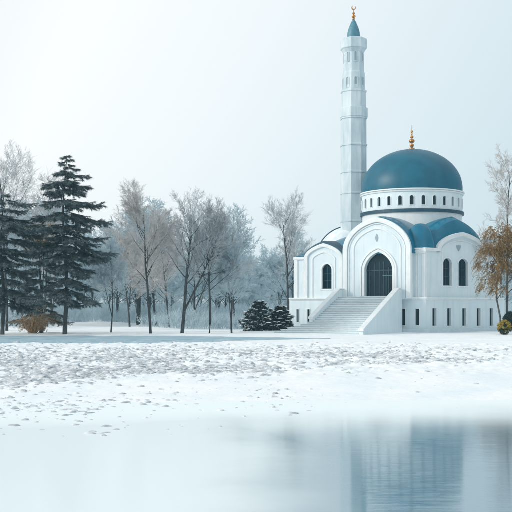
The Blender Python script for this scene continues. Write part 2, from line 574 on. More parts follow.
# emblem over the door
e = MB(); ez = ZA(238, 377, VP); es = []
for i in range(16):
    a = 2 * PI * i / 16; es.append((pc + .0 + .17 * math.cos(a) * (1 - .35 * abs(math.sin(a))), ez + .46 * math.sin(a)))
e.slab(fA, es, [], VP - .05, VP + .07); e.build('emblem', M['emblem'], portal)
# glazed door
dd = MB().slab(fA, darch(-.01), [], 0.52, 0.60).build('entrance_door', M['glass'], mosque)
b = MB()
for k, w in ((-.62, .05), (-.24, .05), (.05, .035), (.42, .05), (.78, .05)):
    b.fbox(fA, dc + k * dh - w, dc + k * dh + w, 0.60, 0.68, zd0 + .01, zds + (1.0 if abs(k) < .5 else .3))
b.fbox(fA, dc - dh + .02, dc + dh - .02, 0.602, 0.70, zds - .1, zds + .02)
b.build('door_mullion', M['bars'], dd)
b = MB()
hx = UA(386.5, .7)
b.fbox(fA, hx - .03, hx + .03, 0.685, 0.76, zd0 + .2, ZA(272, 386, .7))
b.fbox(fA, hx - .75, hx + .45, 0.69, 0.77, ZA(276, 386, .7), ZA(275.2, 386, .7))
b.build('door_reflection', mat('pale_reflection', (0.10, 0.19, 0.24), 0.35, metallic=0.5), dd)  # reflection in the door glass, put in as a pale cross of bars
b = MB()
b.fbox(fA, dc - dh + .01, dc + dh - .01, 0.47, VP + .04, zd0 - .1, zd0 + .004); b.build('threshold', M['stone'], mosque)

# right part of front wall: cornice, pilasters
t = MB()
t.fbox(fA, -0.22, pr + .3, -0.3, 0.24, zTR - .32, zTR + .06)
t.fbox(fA, -0.12, pr + .3, -0.3, 0.15, zTR - .52, zTR - .33)
t.fbox(fA, -0.10, 0.30, -0.3, 0.13, 4.1, zTR - .53)
t.fbox(fA, 0.72, 0.86, -0.1, 0.08, 4.1, zTR - .53)
t.fbox(fA, pr - .32, pr - .16, -0.1, 0.10, 4.1, zTR - .53)
t.build('cornice', M['trim'], mosque, bevel=0.03)

# right facade -------------------------------------------------
zTB = ZB(249, 438)
gl, gr = UB(437), UB(485)
gc, gh = (gl + gr) / 2, (gr - gl) / 2
zga = ZB(233.5, 461)
ws = []
for a, b_ in ((443, 451.8), (458.3, 468)):
    u0, u1 = UB(a), UB(b_)
    ws.append(arch((u0 + u1) / 2, (u1 - u0) / 2, ZB(286, 456), ZB(264, 456), ZB(258.5, 456) - ZB(264, 456), 0.12, 16))
prof = [(0, 4.0), (0, zTB + .01), (gl - .4, zTB + .01)] + arch(gc, gh, zTB + .01, zTB + .01, zga - zTB, 0.25, 30)[1:-1] + [(gr + .1, zTB + .01), (uC, zTB + .01), (uC, 4.0)]
MB().slab(fB, prof, ws, -0.55, 0.0).build('side_wall', M['wall'], mosque)
for w in ws: window(fB, w, 0.0, extra=.14)
t = MB()
def garch(dx, dz, z0=4.1): return arch(gc, gh - dx, z0, zTB, zga - zTB - dz, 0.25, 34)
t.slab(fB, ring(garch(-.1, -.12, zTB - .3), garch(.5, .42, zTB - .3)), [], -0.3, 0.32)
t.slab(fB, ring(garch(.85, .80, 6.2), garch(1.02, .95, 6.2)), [], -0.1, 0.10)
t.fbox(fB, -0.2, gl + .5, -0.3, 0.24, zTB - .3, zTB + .07)
t.fbox(fB, gr - .5, uC + .15, -0.3, 0.24, zTB - .3, zTB + .07)
t.fbox(fB, -0.09, 0.28, -0.3, 0.125, 4.1, zTB - .31)
t.fbox(fB, uC - .4, uC + .08, -0.3, 0.12, 4.1, zTB - .31)
t.build('gable_moulding', M['trim'], mosque, bevel=0.03)
e = MB(); ez = ZB(248, 458); eu = UB(458.5)
e.slab(fB, [(eu - .42, ez + .25), (eu - .05, ez + .32), (eu + .42, ez + .25), (eu + .3, ez - .05), (eu + .02, ez - .42), (eu - .28, ez - .05)], [], -.05, .08)
e.build('emblem', M['emblem'], mosque)
# parapet block at the far right corner
MB().fbox(fB, uC - 1.2, uC + .05, -1.5, -.2, zTB - .3, ZB(237, 491)).build('parapet_block', M['wall'], mosque, bevel=.04)

# roofs --------------------------------------------------------
lo = offset(PLAN, -0.1)
def circ(r, z, n=48): return [(CX + r * math.cos(2 * PI * i / n), CY + r * math.sin(2 * PI * i / n), z) for i in range(n)]
def polyray(poly, a):
    dx, dy = math.cos(a), math.sin(a); best = 1e9
    for i in range(len(poly)):
        p, q = poly[i], poly[(i + 1) % len(poly)]
        ex, ey = q[0] - p[0], q[1] - p[1]
        den = dx * ey - dy * ex
        if abs(den) < 1e-9: continue
        t_ = ((p[0] - CX) * ey - (p[1] - CY) * ex) / den
        s_ = ((p[0] - CX) * dy - (p[1] - CY) * dx) / den
        if t_ > 0 and -1e-6 <= s_ <= 1 + 1e-6: best = min(best, t_)
    return best
n = 96; vs = []; fs = []
rows = [(0, 9.05), (0.0, 9.3), (0.35, 10.6), (0.75, 12.0), (1.0, 12.8)]
for f_, z in rows:
    for i in range(n):
        a = 2 * PI * i / n; r = polyray(lo, a) * (1 - f_) + 6.3 * f_
        vs.append((CX + r * math.cos(a), CY + r * math.sin(a), z))
for j in range(len(rows) - 1):
    for i in range(n):
        fs.append((j * n + i, j * n + (i + 1) % n, (j + 1) * n + (i + 1) % n, (j + 1) * n + i))
MB().add(vs, fs + [tuple(range(n)), tuple(range(4 * n, 5 * n))]).build('roof', M['roofblue'], mosque, smooth='auto')


def vault(fr, cu, h, zs, rise, p, stages, name, m):
    vs = []; fs = []; k = 31
    for (v, e, dz) in stages:
        pts = arch(cu, h + e, zs - .5, zs + dz * .3, rise + e + dz, p, 28)
        vs += [fr(q[0], v, q[1]) for q in pts]
    for j in range(len(stages) - 1):
        for i in range(k - 1):
            a = j * k + i
            fs.append((a, a + 1, a + 1 + k, a + k))
    fs.append(tuple(range(k))); fs.append(tuple(range((len(stages) - 1) * k, len(stages) * k)))
    return MB().add(vs, fs).build(name, m, mosque, smooth='auto')


vault(fA, pc, ph, zps, zpa - zps, .16, [(1.12, .05, 0), (0.9, .16, 0), (-.3, .22, .1), (-5.5, .25, .2)], 'portal_roof', M['roofblue'])
vault(fA, cuL, hL, zTL, zaL - zTL, .35, [(-0.12, .05, 0), (-0.15, .25, .06), (-3.5, .3, .15)], 'left_wing_roof', M['navy'])
vault(fB, gc, gh, zTB, zga - zTB, .25, [(-.1, .05, 0), (-.14, .34, .2), (-.7, .5, .95), (-1.5, .45, 1.3), (-6.0, 0, 1.4)], 'side_gable_roof', M['roofblue'])
# conch over the corner
def corner(d): p = offset(PLAN, -d)[1]; return p
c = corner(1.5)
prf = [(1.75, .03)] + [(1.75 * math.cos(R(a)) ** .8, 3.15 * math.sin(R(a))) for a in range(0, 88, 8)] + [(.05, 3.16)]
MB().lathe((c[0] - .1, c[1], zTR), prf, 40).build('corner_roof', M['roofblue'], mosque, smooth='auto')
MB().lathe((c[0] - .1, c[1], zTR), [(1.6, .02), (1.88, .02), (1.88, .16), (1.6, .16)], 40).build('corner_roof_rim', M['trim'], mosque)
# snow covered half dome behind the left wing
hx_, hy_ = X(349, 136), 136
prf = [(4.4, -1)] + [(4.4 * math.cos(R(a)), 4.5 * math.sin(R(a))) for a in range(0, 89, 6)]
hd = MB().lathe((hx_, hy_, 9.4), prf, 48).build('half_dome', M['snowroof'], mosque, smooth=True)

MB().tube([Vector((hx_ + 4.43 * math.cos(R(a)), hy_ - .3, 9.4 + 4.53 * math.sin(R(a)))) for a in range(0, 181, 6)], [.12] * 31, 6).build('half_dome_rib', M['navy'], hd, smooth=True)

# drum and dome
zr = lambda py, d=129.0: Z(py, d)
rD = 6.42
DZ0 = zr(228); 
MB().lathe((CX, CY, 0), [(6.3, 11), (6.35, zr(216.2))], 96).build('drum_base', M['trim'], mosque, smooth='auto')
MB().lathe((CX, CY, 0), [(6.3, zr(216.6)), (6.62, zr(216.4)), (6.62, zr(213.6)), (6.4, zr(213.3))], 96).build('drum_band', M['navy'], mosque, smooth='auto')
zb0, zb1 = zr(213.5), zr(196)
# drum wall with real window openings: ring built panel by panel
NW = 28; dm = MB(); rI = rD - .35
zw0, zw1, hw = zr(209.8), zr(200.8), 0.038
panes = []
rot0 = -PI / 2 + PI / NW * 0.6
for k in range(NW):
    a0 = rot0 + 2 * PI * (k - .5) / NW; a1 = rot0 + 2 * PI * (k + .5) / NW; ac = (a0 + a1) / 2
    def cyl(r0, off=0):
        return lambda u, v, z, r0=r0: (CX + (r0 + v) * math.cos(u), CY + (r0 + v) * math.sin(u), z)
    wp = arch(ac, hw, zw0, zw1 - .22, .22, .1, 8)
    m_ = 6
    out = [(a0 + (a1 - a0) * i / m_, zb0) for i in range(m_ + 1)] + [(a1 - (a1 - a0) * i / m_, zb1) for i in range(m_ + 1)]
    dm.slab(cyl(rD), out, [wp], -.30, 0)
    panes.append((ac, wp))
drum = dm.build('drum', M['wall'], mosque)
for ac, wp in panes:
    fr = lambda u, v, z: (CX + (rD + v) * math.cos(u), CY + (rD + v) * math.sin(u), z)
    so = [(ac + (q[0] - ac) * 1.22, zw0 - .06 if i in (0, len(wp) - 1) else q[1] + .07) for i, q in enumerate(wp)]
    w = MB().slab(fr, so, [[(ac + (q[0] - ac) * .99, q[1]) for q in wp]], -.03, .05).build('drum_window', M['trim'], drum)
    MB().slab(fr, [(ac + (q[0] - ac) * .985, q[1]) for q in wp], [], -.24, -.20).build('pane', M['glass'], w)
MB().lathe((CX, CY, 0), [(6.3, zr(197.2)), (6.55, zr(196.9)), (6.6, zr(195.8)), (6.48, zr(195.4)), (6.68, zr(195.0)), (6.68, zr(194.0)), (6.3, zr(193.8))], 96).build('drum_cornice', M['trim'], mosque, smooth='auto')
dz = zr(194.2); H = zr(150.0) - dz
prf = []
for i in range(41):
    t_ = i / 40 * PI / 2
    r = math.cos(t_) ** .92
    prf.append((max(.04, 6.40 * r * (1 + .035 * math.sin(min(PI, t_ * 2.6)) )), H * (math.sin(t_) ** 1.02) * (1 + .0 * t_)))
prf = [(6.3, -.15)] + prf + [(.03, H + .12)]
MB().lathe((CX, CY, dz), prf, 128).build('dome', M['blue'], mosque, smooth=True)
def knob(z, r, h): return [(r * math.sin(PI * i / 8) + .03, z + h * (1 - math.cos(PI * i / 8)) / 2) for i in range(9)]
z0 = 0
prf = [(.38, 0), (.40, .18), (.16, .35)] + knob(.4, .26, .45) + knob(.9, .34, .55) + knob(1.5, .2, .4) + [(.09, 1.95), (.11, 2.2)] + knob(2.25, .12, .3) + [(.02, 3.2)]
MB().lathe((CX, CY, dz + H - .05), [(r, z) for r, z in prf], 20).build('dome_finial', M['brass'], mosque, smooth=True)

# stairs -------------------------------------------------------
VT = VP + .3
sr, sl = UA(398, VT), UA(343, VT)
NS = 20; rise = ZP / NS; run = 0.54
uext = UA(289, VT + 8)
v0 = VT + .9
st = MB()
st.fbox(fA, sr, sl, VP - .5, v0, 0, ZP + .06)
for k in range(NS):                      # k=0 lowest
    z1 = rise * (k + 1) - .0
    vf = v0 + run * (NS - k)
    zlow = -0.2
    if k < 6:
        st.fbox(fA, sr - .0, uext - k * .55, 1.12, vf, max(zlow, z1 - rise - .02), z1)
    elif k < NS - 0:
        st.fbox(fA, sr + .001, sl - .001, v0 - .3, vf, z1 - rise - .02, z1 if k < NS - 1 else z1 + .004)
tr = MB()
for k in range(NS):
    z1 = rise * (k + 1); vf = v0 + run * (NS - k)
    ue = (uext - k * .55 + .05) if k < 6 else sl - .006
    tr.fbox(fA, sr + .004, ue, vf - run - .02 if k >= 6 else 1.6, vf + .05, z1 + .003, z1 + .062 + .0004 * k)
stairs = st.build('staircase', M['stone'], mosque, bevel=0.025)
tr.build('tread', M['trim'], stairs)
def balustrade(u0, u1, kend, wall=True):
    m_ = MB()
    vA, vB = VP - .0, v0 + run * (NS - kend) + .25
    zA, zB = ZP + .95, rise * kend + .5
    pts = [(vA, -.1), (v0, -.1), (vB, -.1), (vB, zB), (v0 + .1, zA), (vA, zA)]
    vs = [fA(u0, p[0], p[1]) for p in pts] + [fA(u1, p[0], p[1]) for p in pts]
    n_ = len(pts)
    fs_ = [tuple(range(n_)), tuple(range(n_, 2 * n_))[::-1]] + [(i, (i + 1) % n_, n_ + (i + 1) % n_, n_ + i) for i in range(n_)]
    m_.add(vs, fs_)
    o = m_.build('balustrade', M['wall'], mosque, bevel=.03)
    c_ = MB()
    pts = [(vB + .12, zB - .12), (vB + .12, zB + .12), (v0 + .1, zA + .14), (vA + .3, zA + .14), (vA + .3, zA + .01), (v0 + .1, zA + .01), (vB - .05, zB)]
    vs = [fA(u0 - .1, p[0], p[1]) for p in pts] + [fA(u1 + .1, p[0], p[1]) for p in pts]
    n_ = len(pts)
    fs_ = [tuple(range(n_)), tuple(range(n_, 2 * n_))[::-1]] + [(i, (i + 1) % n_, n_ + (i + 1) % n_, n_ + i) for i in range(n_)]
    c_.add(vs, fs_); c_.build('coping', M['trim'], o, bevel=.03)
balustrade(sr - .45, sr - .003, 0)
balustrade(sl + .003, sl + .4, 6)

# ------------------------------------------------------------------ MINARET
MD = 135.0; MX = X(353.8, MD)
zm = lambda py: Z(py, MD)
mina = thing('minaret', (MX, MD, 0), 'tall pale octagonal minaret with stone rings and a small blue spire', 'minaret')
px2 = MD / 1000
OC = dict(n=8, rot=PI / 8 + R(6))
P8 = 1 / math.cos(PI / 8)
shaft = MB().lathe((MX, MD, 0), [(13.6 * px2, 0), (13.3 * px2, zm(222)), (13.0 * px2, zm(109))], **OC).build('shaft', M['minaret'], mina, bevel=.03)
for py, r in ((222, 13.9), (194, 13.8), (173, 13.8), (146, 13.8), (119, 13.9)):
    h = .16
    MB().lathe((MX, MD, 0), [(13.1 * px2, zm(py) - h), (r * px2, zm(py) - h * .6), (r * px2, zm(py) + h * .6), (13.0 * px2, zm(py) + h)], **OC).build('stone_ring', M['minaret'], mina)
MB().lathe((MX, MD, 0), [(14.3 * px2, zm(118.3)), (14.3 * px2, zm(109.0)), (13.6 * px2, zm(108.6))], **OC).build('lower_gallery', M['minaret'], mina, bevel=.04)
MB().lathe((MX, MD, 0), [(12.6 * px2, zm(109.2)), (12.5 * px2, zm(93.4)), (13.3 * px2, zm(93)), (13.3 * px2, zm(91.4)), (10 * px2, zm(91))], **OC).build('upper_stage', M['minaret'], mina, bevel=.04)
MB().lathe((MX, MD, 0), [(11.6 * px2, zm(91.2)), (11.3 * px2, zm(77)), (11.3 * px2, zm(74)), (10.6 * px2, zm(73)), (10.3 * px2, zm(52))], **OC).build('lantern_stage', M['minaret'], mina, bevel=.03)
MB().lathe((MX, MD, 0), [(10.2 * px2, zm(54)), (12.4 * px2, zm(50.5)), (13.6 * px2, zm(49.5)), (13.6 * px2, zm(40.6)), (12.9 * px2, zm(39.6)), (7 * px2, zm(39.4))], **OC).build('balcony', M['minaret'], mina, bevel=.04)
# niches on the faces of the lantern stage
for k in range(8):
    a = OC['rot'] + PI / 8 + k * PI / 4
    ca, sa = math.cos(a), math.sin(a)
    for (pa, pb_, r_, hw_) in ((89, 79, 11.3, .17), (63, 54, 10.4, .15)):
        ap = r_ * px2 * math.cos(PI / 8)
        fr = lambda u, v, z, ap=ap: (MX + (ap + v) * ca - u * sa, MD + (ap + v) * sa + u * ca, z)
        path = arch(0, hw_, zm(pa), zm(pb_) - .2, .2, .1, 8)
        w = MB().slab(fr, arch(0, hw_ + .09, zm(pa) - .08, zm(pb_) - .2, .28, .1, 8), [path], -.12, .08).build('niche_window', M['minaret'], mina)
        MB().slab(fr, path, [], -.12, .025).build('pane', M['emblem'], w)
prf = [(7.4 * px2, zm(39.6)), (7.4 * px2, zm(38.6)), (6.6 * px2, zm(38)), (6.2 * px2, zm(33)), (5.2 * px2, zm(29)), (3.6 * px2, zm(25)), (2.0 * px2, zm(21.5)), (.7 * px2, zm(19.6)), (.4 * px2, zm(19))]
MB().lathe((MX, MD, 0), prf, 24).build('spire', M['spireblue'], mina, smooth='auto')
zf = zm(20)
prf = [(.10, 0), (.24, .1), (.10, .25)] + knob(.25, .24, .45) + knob(.72, .15, .3) + [(.05, 1.05), (.04, 1.35)]
fin = MB().lathe((MX, MD, zf), prf, 16).build('spire_finial', M['brass'], mina, smooth=True)
cr = []
for i in range(17):
    a = R(130) + R(280) * i / 16 + 0
    cr.append((MX + .30 * math.cos(a), zf + 1.62 + .30 * math.sin(a)))
for i in range(16, -1, -1):
    a = R(130) + R(280) * i / 16
    cr.append((MX + .03 + .20 * math.cos(a), zf + 1.70 + .24 * math.sin(a)))
MB().slab(lambda u, v, z: (u, MD + v, z), cr, [], -.04, .04).build('crescent', M['brass'], fin)

# ------------------------------------------------------------------ TREES
def V3(x, y, z): return Vector((x, y, z))


def rdir(d, spread, rng):
    a = d.cross(Vector((0, 0, 1)))
    if a.length < .05: a = Vector((1, 0, 0))
    a.normalize(); b = d.cross(a)
    t = rng.uniform(0, 2 * PI)
    return (d * math.cos(spread) + (a * math.cos(t) + b * math.sin(t)) * math.sin(spread)).normalized()


def bare(seed, H, rT, spread=1.0, first=.28, fork=1, fine=1.0, lean=0.0, twr=0.010, droop=0.0, bias=.05):
    rng = random.Random(seed)
    tm, cm = MB(), MB()
    def grow(p, d, L, r, lev, up):
        n_ = 7 if lev == 0 else (5 if lev == 1 else (4 if lev == 2 else 3))
        pts = [p]; rad = [r]; dd_ = d.copy()
        wig = (.05, .10, .11, .12, .12)[lev]
        for i in range(n_):
            dd_ = (dd_ + Vector((rng.gauss(0, wig), rng.gauss(0, wig), rng.gauss(0, wig * .6) + up - (droop if lev >= 3 else 0)))).normalized()
            pts.append(pts[-1] + dd_ * (L / n_))
            f_ = (i + 1) / n_
            rad.append(max(twr * .8, r * (1 - f_ * (.72 if lev == 0 else .8))))
        (tm if lev <= 1 else cm).tube(pts, rad, (7, 5, 4, 3, 3)[lev])
        if lev >= 4: return pts
        cnt = (int(18 * fine), int(9 * fine), int(8 * fine), int(6 * fine))[lev]
        for k in range(cnt):
            f_ = first + (1 - first) * (k + rng.random()) / cnt if lev == 0 else .15 + .85 * (k + rng.random()) / cnt
            i = min(n_ - 1, int(f_ * n_)); q = pts[i].lerp(pts[i + 1], f_ * n_ - i)
            ld = (pts[i + 1] - pts[i]).normalized()
            rr = rad[i] * (1 - (f_ * n_ - i)) + rad[i + 1] * (f_ * n_ - i)
            if lev == 0:
                sp = rng.uniform(.6, 1.05) * (1.15 - .5 * f_) 
                l2 = H * spread * rng.uniform(.26, .40) * (1.15 - .5 * f_)
            elif lev == 1:
                sp = rng.uniform(.45, .9); l2 = L * rng.uniform(.36, .60) * (1.1 - .4 * f_)
            elif lev == 2:
                sp = rng.uniform(.4, .85); l2 = L * rng.uniform(.35, .6) * (1.1 - .4 * f_)
            else:
                sp = rng.uniform(.35, .8); l2 = max(.3, L * rng.uniform(.4, .65))
            grow(q, rdir(ld, sp, rng), l2, max(twr, rr * (.62 if lev else .5)), lev + 1, (bias, bias, .05, .02)[lev])
        return pts
    tp = grow(Vector((0, 0, -.25)), Vector((lean, 0, 1)).normalized(), H * .96, rT, 0, 0.04)
    if fork:
        for k in range(fork):
            a = rng.uniform(0, 2 * PI)
            grow(tp[1].lerp(tp[2], rng.random()), Vector((.42 * math.cos(a), .3 * math.sin(a), 1)).normalized(), H * .66, rT * .6, 0, .05)
    return tm, cm


bare_cache = {}
def bare_tree(px, depth, top, seed, rT, label, group=None, m='twig', y_off=0, rz=0, name='bare_tree', **kw):
    H = (Z(top, depth) - gz(X(px, depth), depth, False)) * .90
    x = X(px, depth)
    loc = (x, depth, gz(x, depth) - .05)
    r = thing(name, loc, label, 'tree', group)
    tm, cm = bare(seed, H, rT, **kw)
    r['_o'] = (0, 0, 0)
    tm.build('trunk', M['trunk'], r, smooth=True, recalc=False)
    cm.build('crown', M[m], r, recalc=False)
    r['_o'] = loc
    r.rotation_euler.z = rz
    return r


FR = 'frosted bare trees in front of the misty wood'
bare_tree(151, 110.5, 191, 11, .17, 'tall slim bare tree with a pinkish frosted crown, leftmost of the front row', FR, m='twigwarm', spread=1.05, first=.42, fork=0)
bare_tree(182, 111, 193, 23, .22, 'bare frosted tree with the thickest straight trunk of the front row', FR, m='twig', spread=1.05, first=.4, fine=.94)
bare_tree(209.5, 111.5, 212, 37, .16, 'frosted bare tree leaning right beside the thickest trunk, with wide fanned branches', FR, m='twig', lean=.07, spread=1.1, first=.42, fork=0)
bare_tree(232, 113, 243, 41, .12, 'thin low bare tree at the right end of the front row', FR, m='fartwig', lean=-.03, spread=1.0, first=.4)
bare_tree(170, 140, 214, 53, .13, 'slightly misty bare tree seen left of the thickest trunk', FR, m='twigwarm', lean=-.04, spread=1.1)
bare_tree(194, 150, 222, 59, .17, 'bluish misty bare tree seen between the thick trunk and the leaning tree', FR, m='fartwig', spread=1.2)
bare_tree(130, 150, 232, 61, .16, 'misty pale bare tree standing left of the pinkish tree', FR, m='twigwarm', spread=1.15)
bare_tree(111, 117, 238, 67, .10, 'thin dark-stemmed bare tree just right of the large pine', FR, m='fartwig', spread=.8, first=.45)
bare_tree(289, 136, 201, 71, .20, 'tall frosted bare tree rising behind the dark shrubs beside the mosque', FR, m='twig', spread=1.15, first=.35, fork=0)
bare_tree(7, 124, 150, 73, .22, 'tall frosted bare tree above the pine at the left edge', FR, m='twig', spread=1.15, first=.35, fork=0)
bare_tree(44, 124, 162, 79, .15, 'slender frosted bare tree between the two pines', FR, m='twigwarm', spread=.6, first=.3, fork=0)
bare_tree(507, 121, 150, 84, .17, 'tall feathery bare tree behind the amber willow', FR, m='twigwarm', spread=.75, first=.25, fork=0, fine=1.0)

# far trees: a few meshes, copied
far_src = []
for s_, sp in ((101, 1.2), (102, 1.0), (103, 1.3), (104, 1.1)):
    tm, cm = bare(s_, 16, .2, spread=sp, first=.22, twr=.028, fine=.9)
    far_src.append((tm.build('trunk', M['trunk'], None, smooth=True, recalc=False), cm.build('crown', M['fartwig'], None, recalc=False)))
rng = random.Random(77)
FG = 'bare trees fading into the mist'
spots = []
for i in range(38):
    d = 150 + 110 * (i / 38); spots.append((rng.uniform(-25, 300), d, rng.uniform(.8, 1.15)))
for i in range(80):
    d = 250 + 150 * (i / 80); spots.append((rng.uniform(-25, 318) if i % 4 else rng.uniform(480, 540), d, rng.uniform(.9, 1.3)))
for i in range(110):
    d = 400 + 240 * (i / 110); spots.append((rng.uniform(-20, 330) if i % 5 else rng.uniform(470, 540), d, rng.uniform(1.0, 1.5)))
for i, (px, d, sc) in enumerate(spots):
    x = X(px, d)
    near = d < 260
    if near and 236 < px < 275: sc *= .6
    if px > 240: sc *= .85
    loc = (x, d, gz(x, d) - .1)
    r = thing('misty_tree', loc, 'pale bare tree fading into the mist beyond the front row of trees', 'tree', FG)
    r.rotation_euler.z = rng.uniform(0, 6.28); r.scale = (sc * 1.05, sc * 1.05, sc)
    for s_ in far_src[i % 4]:
        c_ = s_.copy(); COL.objects.link(c_); c_.parent = r
for a, b_ in far_src:
    bpy.data.objects.remove(a); bpy.data.objects.remove(b_)
# trees outside the frame at the left
for i, (x, y, H_) in enumerate(((-48, 84, 15), (-55, 96, 17), (-62, 76, 14))):
    pass


def undergrowth():
    rng = random.Random(31); g = MB()
    for i in range(1500):
        d = 135 + 330 * rng.random() ** 1.3; px = rng.uniform(-30, 300) if d < 300 or rng.random() < .75 else rng.uniform(470, 560)
        x = X(px, d)
        if x > 2 and d < 150: continue
        w_ = noise.noise(Vector((x * .06, d * .03, 9)))
        if d < 175 and w_ < -.12: continue
        z = gz(x, d); h = rng.uniform(1.0, 3.2) * (.7 + .6 * rng.random()) * (1 + (d - 135) / 260)
        for k in range(16):
            a = rng.uniform(0, 2 * PI); t_ = rng.uniform(.1, .9)
            dd = Vector((math.cos(a) * t_, math.sin(a) * t_, 1)).normalized()
            p0 = Vector((x + rng.gauss(0, .8), d + rng.gauss(0, .8), z - .1)); p1 = p0 + dd * h * .6
            g.tube([p0, p1, p1 + (dd + Vector((rng.gauss(0, .4), rng.gauss(0, .4), 0))).normalized() * h * .4], [.03, .025, .012], 3)
            for q in range(5):
                b_ = p0 + dd * h * rng.uniform(.3, .6); e = rdir(dd, rng.uniform(.4, .9), rng)
                g.tube([b_, b_ + e * h * rng.uniform(.2, .45)], [.022, .012], 3)
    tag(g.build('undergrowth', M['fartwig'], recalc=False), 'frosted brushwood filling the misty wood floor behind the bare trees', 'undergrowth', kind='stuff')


undergrowth()


def conifer(seed, H, rT, first, nb, lenf, droop=.25, dens=1.0, tiers=14):
    """irregular pine: horizontal layered boughs with needle tufts; lenf(f, azimuth) gives bough length"""
    rng = random.Random(seed); tm, cm = MB(), MB()
    pts = [Vector((.0, 0, -.3))]; n_ = 12
    for i in range(n_):
        pts.append(Vector((.012 * H * math.sin(i * .7), .01 * H * math.cos(i), H * (i + 1) / n_)))
    tm.tube(pts, [rT * (1 - .9 * i / n_) for i in range(n_ + 1)], 8)
    def at(f): i = min(n_ - 1, int(f * n_)); return pts[i].lerp(pts[i + 1], f * n_ - i)
    def tuft(p, d, L, k):
        vs, fs = [], []
        for j in range(k):
            q = p + d * (L * rng.random())
            e = (rdir(d, rng.uniform(.3, 1.0), rng))
            e.z = e.z * .6 - .22
            l_ = rng.uniform(.22, .46)
            w_ = Vector((-e.y, e.x, rng.uniform(-.5, .5))); 
            if w_.length < .01: continue
            w_.normalize(); w_ *= rng.uniform(.02, .04)
            a = q - w_; b = q + w_; c = q + e * l_
            o = len(vs)
            vs += [tuple(a), tuple(b), tuple(c)]; fs.append((o, o + 1, o + 2))
        cm.add(vs, fs)
    for k in range(nb):
        f = first + (1 - first) * ((k + rng.random() * .9) / nb)
        if f < .93:
            ti = int((f - first) / (1 - first) * tiers); ft = first + (1 - first) * (ti + .5 + .35 * math.sin(ti * 5.1)) / tiers
            f = ft + (f - ft) * .45
            tf = (.78, 1.15, .95, .72, 1.2, .88, 1.05)[(ti * 3 + seed) % 7]
        else: tf = 1
        az = k * 2.399 + rng.uniform(-.4, .4)
        L = lenf(f, az) * rng.uniform(.72, 1.12) * tf
        if L < .25: L = .25
        p = at(min(.995, f)); pitch = .38 * (f - .45) + rng.uniform(-.08, .08)
        d = Vector((math.cos(az), math.sin(az), pitch)).normalized()
        bp_ = [p]; n2 = 7
        for i in range(n2):
            d = (d + Vector((rng.gauss(0, .05), rng.gauss(0, .05), (-droop * .22 if i < 4 else droop * .28)))).normalized()
            bp_.append(bp_[-1] + d * (L / n2))
        r0 = max(.02, rT * .26 * (1 - f * .6))
        tm.tube(bp_, [r0 * (1 - .85 * i / n2) for i in range(n2 + 1)], 4)
        # side sprays in a flat pad
        ns = max(5, int(L * 8.5 * dens))
        for s_ in range(ns):
            g = .16 + .84 * (s_ + rng.random()) / ns
            i = min(n2 - 1, int(g * n2)); q = bp_[i].lerp(bp_[i + 1], g * n2 - i)
            dd_ = (bp_[i + 1] - bp_[i]).normalized()
            side = Vector((-dd_.y, dd_.x, 0)).normalized() * (1 if s_ % 2 else -1)
            e = (dd_ * rng.uniform(.5, 1.0) + side * rng.uniform(.5, 1.1) + Vector((0, 0, rng.uniform(-.55, .18)))).normalized()
            sl_ = (.35 + .55 * (1 - abs(g - .5))) * min(1.4, L * .46) * rng.uniform(.6, 1.2)
            cm.tube([q, q + e * sl_], [.012, .006], 3)
            tuft(q, e, sl_, int(72 * dens * max(.4, sl_)) + 12)
        tuft(bp_[-2], d, L / n2 * 1.3, int(14 * dens))
    return tm, cm


def pine(px, depth, top, seed, rT, label, group, first, nb, lenf, **kw):
    x = X(px, depth); H = Z(top, depth)
    loc = (x, depth, gz(x, depth) - .05)
    r = thing('pine_tree', loc, label, 'tree', group)
    tm, cm = conifer(seed, H, rT, first, nb, lenf, **kw)
    r['_o'] = (0, 0, 0)
    tm.build('trunk', M['trunk'], r, smooth=True, recalc=False)
    cm.build('crown', M['needle'], r, recalc=False)
    r['_o'] = loc
    return r


def table(t, f):
    for (a, x), (b, y) in zip(t, t[1:]):
        if f <= b: return x + (y - x) * (f - a) / (b - a)
    return t[-1][1]


def len_main(f, az):
    right = .5 + .5 * math.cos(az)
    prof = table([(.1, 2.2), (.3, 3.2), (.45, 4.2), (.6, 4.6), (.79, 3.7), (.88, 2.1), (.95, 1.2), (1, .4)], f)
    return prof * (.60 + .40 * right) * (1 + .15 * math.sin(f * 37 + az))


def len_left(f, az):
    prof = table([(.1, 3.0), (.3, 4.0), (.6, 4.6), (.85, 4.2), (.95, 2.6), (1, .8)], f)
    return prof * (.8 + .2 * math.cos(az)) * (1 + .25 * math.sin(f * 29 + az * 2))


PG = 'dark pines at the left edge'
pine(65, 104, 156, 3, .26, 'big dark frosted pine with a long bare lower trunk, taller of the left pines', PG, .17, 112, len_main, droop=.5)
pine(2.5, 104, 196, 9, .24, 'broad dark pine with shelf-like boughs cut by the left edge', PG, .2, 74, len_left, droop=.4)
pine(41, 115, 226, 15, .2, 'smaller dark pine standing between and behind the two big pines', PG, .16, 54, lambda f, az: 3.3 * math.sqrt(max(.04, 1 - f)), droop=.5)


